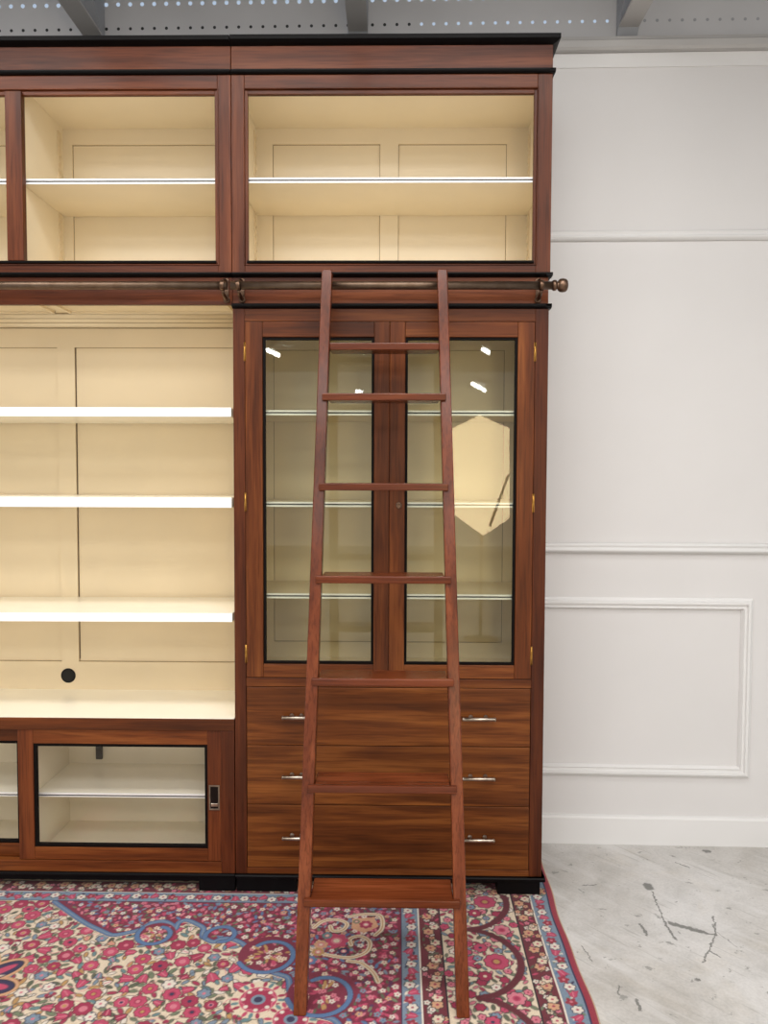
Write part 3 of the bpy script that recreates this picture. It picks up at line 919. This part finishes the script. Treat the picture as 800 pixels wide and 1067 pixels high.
    for x, y, r, c in ((-.085, -.18, .02, 'deep'), (-.17, -.265, .034, 'pink'), (-.215, -.285, .02, 'peach'), (-.145, -.315, .017, 'navy'), (-.22, -.32, .018, 'gold'), (-.24, -.36, .02, 'blue'), (-.115, -.165, .011, 'green'), (-.20, -.24, .015, 'teal')):
        flower(x, y, r, c, 'cream', 7, None, 'rose')
    # ---- border stripes: distance inward from the two edges
    DX = RX1 - GX                    # from right edge
    DY = .443 - GY                   # from the far edge
    D = np.minimum(DX, DY)
    def band(a, b, c):
        put(full, ((D >= a) & (D < b)).astype(float), c)
    ed = [(-1, .024, 'red'), (.024, .029, 'navy'), (.029, .080, 'slate'), (.080, .085, 'white'), (.085, .144, 'guard'), (.144, .149, 'ink'), (.149, .386, 'cream'), (.386, .390, 'ink'),
          (.390, .452, 'guard'), (.452, .457, 'white'), (.457, .507, 'slate'), (.507, .511, 'navy')]
    for a, b, c in ed: band(a, b, c)
    def pt(s, d, top):               # a point at distance d from the edge, s along it
        return (s, .443 - d) if top else (RX1 - d, s)
    for top in (False, True):
        lo, hi = ((-1.36, RX1) if top else (-.70, .13))
        ok = lambda x, y: True
        for da, db in ((.029, .080), (.457, .507)):            # blue stripes: pink blossoms, white florets
            s = lo; k = 0
            if top and da < .1: continue
            while s < hi:
                d0 = (da + db) / 2
                if s < (hi - da if top else .443 - da - .01):
                    x, y = pt(s, d0 + rnd.uniform(-.006, .006), top)
                    for q in range(3):
                        xx_, yy_ = pt(s + rnd.uniform(-.018, .018), rnd.uniform(da + .008, db - .008), top); leaf(xx_, yy_, .008, rnd.uniform(0, 3), rnd.choice(['blue', 'teal', 'green', 'white', 'navy']), None)
                    if k % 3 == 2: flower(x, y, .014, 'white', 'deep', 6, 'navy')
                    elif k % 3 == 1: tulip(x, y, .015, rnd.uniform(0, 6), 'pink', 'deep')
                    else: flower(x, y, .015, 'red', 'rose', 5, None)
                s += .030; k += 1
        for da, db in ((.085, .144), (.390, .452)):            # wine stripes: creamy blossoms
            s = lo; k = 0
            if top and da < .1: continue
            while s < hi:
                x, y = pt(s, (da + db) / 2 + .014 * math.sin(s * 75), top)
                for q in range(4):
                    xx_, yy_ = pt(s + rnd.uniform(-.02, .02), rnd.uniform(da + .006, db - .006), top)
                    (flower(xx_, yy_, .0085, rnd.choice(['cream', 'white', 'rose', 'peach']), 'deep', 5, 'ink') if q % 2 else leaf(xx_, yy_, .009, rnd.uniform(0, 3), rnd.choice(['green', 'olive', 'wine', 'pink']), None))
                if k % 3 == 0: flower(x, y, .015, 'peach', 'deep', 6, 'ink')
                elif k % 3 == 1: flower(x, y, .014, 'cream', 'pink', 6, 'ink')
                s += .027; k += 1
        # main cream border: scalloped wine vine, rosettes, leaves
        inm = lambda x, y: .158 < (.443 - y if top else RX1 - x) < .378 and (y > x - RX1 + .443 if top else y < x - RX1 + .443)
        bx = (lo, hi, .06, .29) if top else (.156, .378, lo, .13)
        scatter(inm, 360, .019, lambda x, y: leaf(x, y, rnd.uniform(.007, .012), rnd.uniform(0, 3), rnd.choice(['green', 'olive', 'teal', 'rose', 'slate', 'deep'])), bx)
        scatter(inm, 110, .036, lambda x, y: flower(x, y, rnd.uniform(.010, .014), rnd.choice(['pink', 'rose', 'white', 'deep', 'slate']), 'deep', 6, 'ink'), bx)
        per = .310; y0 = -.200
        k0 = -3 if not top else -4
        for k in range(k0, 3):
            c0 = (y0 if not top else -.1) + k * per
            arc = []
            for q in range(25):
                s = c0 + per * q / 24
                arc.append(pt(s, .300 - .135 * math.sin(math.pi * q / 24) ** .55, top))
            if top and (k > 0): continue
            stroke(arc, .0115, 'ink', .5, 1); stroke(arc, .0095, 'wine', 1, 1)
            mid = c0 + per / 2
            x, y = pt(mid, .235, top); disc(x, y, .040, 'cream'); flower(x, y, .033, 'pink', 'gold', 9, 'ink', 'deep')
            x, y = pt(mid, .325, top); tulip(x, y, .030, 0 if not top else 1.57, 'pink')
            x, y = pt(c0, .20, top); flower(x, y, .024, 'rose', 'deep', 7, 'ink', 'pink')
            x, y = pt(c0 + .09, .275, top); flower(x, y, .019, 'deep', 'cream', 7, 'ink')
            x, y = pt(c0 + .22, .275, top); flower(x, y, .019, 'pink', 'navy', 7, 'ink')
    pass
    for a, b, c in ed[:2]:
        put(full, ((DX >= a) & (DX < b)).astype(float), c)
    put(full, (DX < .0042).astype(float), 'tan')
    # worn, abrashed wool: slow tone drift plus knot-level speckle
    rs = np.random.RandomState(3)
    IM *= (1 + .16 * (rs.rand(ny, nx, 1) - .5))
    IM += .010 * rs.rand(ny, nx, 1)
    IM = IM * .74 + np.array(lin(170, 140, 130)) * .05
    # ---- mesh with wavy edge and selvedge
    Z = np.full((ny, nx), .008)
    wav = .004 * np.sin(GY * 9) + .002 * np.sin(GY * 23 + 1)
    f = np.clip((GX - .40) / (RX1 - .40), 0, 1)
    slope = (GY - .06) * .0094
    X = GX + f * wav + np.clip((GX + .2) / .6, 0, 1) * slope
    Z -= .0045 * np.clip((GX - (RX1 - .012)) / .012, 0, 1)
    co = np.stack([X, GY, Z], -1).reshape(-1, 3)
    idx = np.arange(nx * ny).reshape(ny, nx)
    F = np.stack([idx[:-1, :-1], idx[:-1, 1:], idx[1:, 1:], idx[1:, :-1]], -1).reshape(-1, 4)
    # underside skirt
    per_ = np.concatenate([idx[0, :], idx[1:, -1], idx[-1, -2::-1], idx[-2:0:-1, 0]])
    low = co[per_].copy(); low[:, 2] = .0
    nb = len(co); n = len(per_)
    co = np.concatenate([co, low])
    k = np.arange(n); k2 = (k + 1) % n
    S = np.stack([per_[k], nb + k, nb + k2, per_[k2]], -1)
    F = np.concatenate([F, S])
    me = bpy.data.meshes.new('persian_rug')
    me.vertices.add(len(co)); me.vertices.foreach_set('co', co.astype(np.float32).ravel())
    me.loops.add(F.size); me.loops.foreach_set('vertex_index', F.astype(np.int32).ravel())
    me.polygons.add(len(F)); me.polygons.foreach_set('loop_start', np.arange(0, F.size, 4, dtype=np.int32))
    me.update(calc_edges=True)
    me.validate()
    ca = me.color_attributes.new('weave', 'FLOAT_COLOR', 'POINT')
    cols = np.ones((len(co), 4), np.float32)
    cols[:nb, :3] = IM.reshape(-1, 3); cols[nb:, :3] = C['tan']
    ca.data.foreach_set('color', cols.ravel())
    w = NT('knotted wool')
    at = w.n('ShaderNodeAttribute', attribute_name='weave')
    tc = w.n('ShaderNodeTexCoord')
    nz = w.noise(tc.outputs['Object'], 260, 3, .6)
    col = w.mix(.35, at.outputs['Color'], w.ramp(nz, [(.3, (.7, .7, .7)), (.6, (1, 1, 1))]), 'MULTIPLY')
    p = w.principled(col, .95, 0, 0, nz, .25, spec=.1)
    p.inputs['Sheen Weight'].default_value = .15
    me.materials.append(w.m)
    o = bpy.data.objects.new('persian_rug', me); COL.objects.link(o)
    o['label'] = 'floral wool rug in cream, pink, burgundy and blue lying under the bookcase and the ladder'
    o['category'] = 'rug'
    return o
build_rug()

# ================================================================== behind the photographer: what the door glass mirrors
LN = thing('mirrored_hexagon', 'glowing hexagon on a slim post, added behind the viewer for the door glass to mirror', 'lamp', (.72, -4.0, 0))
hexp = [(.71, 1.92), (.48, 1.81), (.485, 1.09), (.75, .90), (.97, 1.05), (.96, 1.81)]
HEX_GLOW = emit('hexagon glow', (255, 228, 184), 11)  # made-up glowing prism, giving the door glass a hexagon to reflect
MB().loft([[(x, -4.0, z) for x, z in hexp], [(x, -4.12, z) for x, z in hexp]]).build('glowing_hexagon', HEX_GLOW, LN, bevel=0)
MB().tube([(.74, -4.06, .02), (.74, -4.06, .93)], .014).build('post', BRONZE_DK, LN, bevel=0)
MB().loft([[(.74 + r * math.cos(k * .2618), -4.06 + r * math.sin(k * .2618), z) for k in range(24)] for r, z in ((.15, 0), (.15, .012), (.05, .022), (.014, .03))]).build('base', BRONZE_DK, LN, bevel=0)
MB().tube([(.80, -3.985, .98), (.955, -3.985, 1.42)], .012).build('stay', BRONZE_DK, LN, bevel=0)
TUBE = emit('fluorescent tube', (250, 252, 255), 30)
for k, (a, b, z) in enumerate((((1.30, -10.6), (1.62, -11.6), 2.98), ((1.34, -9.4), (1.46, -9.7), 3.36), ((-.57, -9.5), (-.48, -9.6), 3.35), ((-.68, -10.9), (-.60, -11.0), 2.88), ((-2.0, -9.5), (-1.9, -10.0), 3.36))):
    r = thing('ceiling_light', ('long batten light hanging low', 'short batten light near the ceiling', 'square spot light near the ceiling', 'square spot light hanging low', 'slim batten light at the far side')[k] + ' at the far end of the showroom', 'light', ((a[0] + b[0]) / 2, (a[1] + b[1]) / 2, z), 'showroom lights')
    MB().tube([(*a, z), (*b, z)], .035).build('tube', TUBE, r, bevel=0)
    MB().box(min(a[0], b[0]), max(a[0], b[0]), min(a[1], b[1]), max(a[1], b[1]), z + .036, z + .06).build('housing', GREY_LIGHT, r, bevel=0)
    MB().tube([((a[0] + b[0]) / 2, (a[1] + b[1]) / 2, z + .06), ((a[0] + b[0]) / 2, (a[1] + b[1]) / 2, 3.5)], .008).build('hanger', GREY_LIGHT, r, bevel=0)

# ================================================================== light
def area(loc, target, sx, sy, power, col=(1, 1, 1)):
    l = bpy.data.lights.new('lamp', 'AREA'); l.shape = 'RECTANGLE'; l.size = sx; l.size_y = sy; l.energy = power; l.color = col
    o = bpy.data.objects.new('lamp', l); COL.objects.link(o)
    o.location = loc
    o.rotation_euler = (Vector(target) - Vector(loc)).to_track_quat('-Z', 'Y').to_euler()
    return o
area((-.8, -1.35, 3.32), (-.8, -1.35, 0), 3.4, .5, 75, (1, .982, .958))
area((.2, -2.9, 3.40), (.2, -2.9, 0), 5.0, .8, 120, (1, .982, .958))
area((.2, -5.0, 3.40), (.2, -4.6, 0), 6.0, 1.0, 120, (1, .982, .958))
wd = bpy.data.worlds.new('showroom'); scene.world = wd
wd.use_nodes = True
wd.node_tree.nodes['Background'].inputs[0].default_value = (1.0, .988, .975, 1)
wd.node_tree.nodes['Background'].inputs[1].default_value = .92

# ================================================================== camera
cam = bpy.data.cameras.new('camera'); co = bpy.data.objects.new('camera', cam); COL.objects.link(co)
yaw, pit, rol = .014642, .04550958, -.00361513
R = Matrix.Rotation(yaw, 3, 'Z') @ Matrix.Rotation(-pit, 3, 'X') @ Matrix.Rotation(rol, 3, 'Y')
rt, fw, up = R @ Vector((1, 0, 0)), R @ Vector((0, 1, 0)), R @ Vector((0, 0, 1))
M = Matrix((rt, up, -fw)).transposed().to_4x4()
M.translation = (0, -CAMD, CAMH)
co.matrix_world = M
cam.sensor_fit = 'HORIZONTAL'; cam.sensor_width = 36; cam.lens = 36
cam.clip_start = .05
scene.camera = co
scene.view_settings.view_transform = 'Standard'
scene.view_settings.look = 'None'
scene.view_settings.exposure = -.13
scene.cycles.use_denoising = True
scene.cycles.max_bounces = 10
scene.cycles.transparent_max_bounces = 12
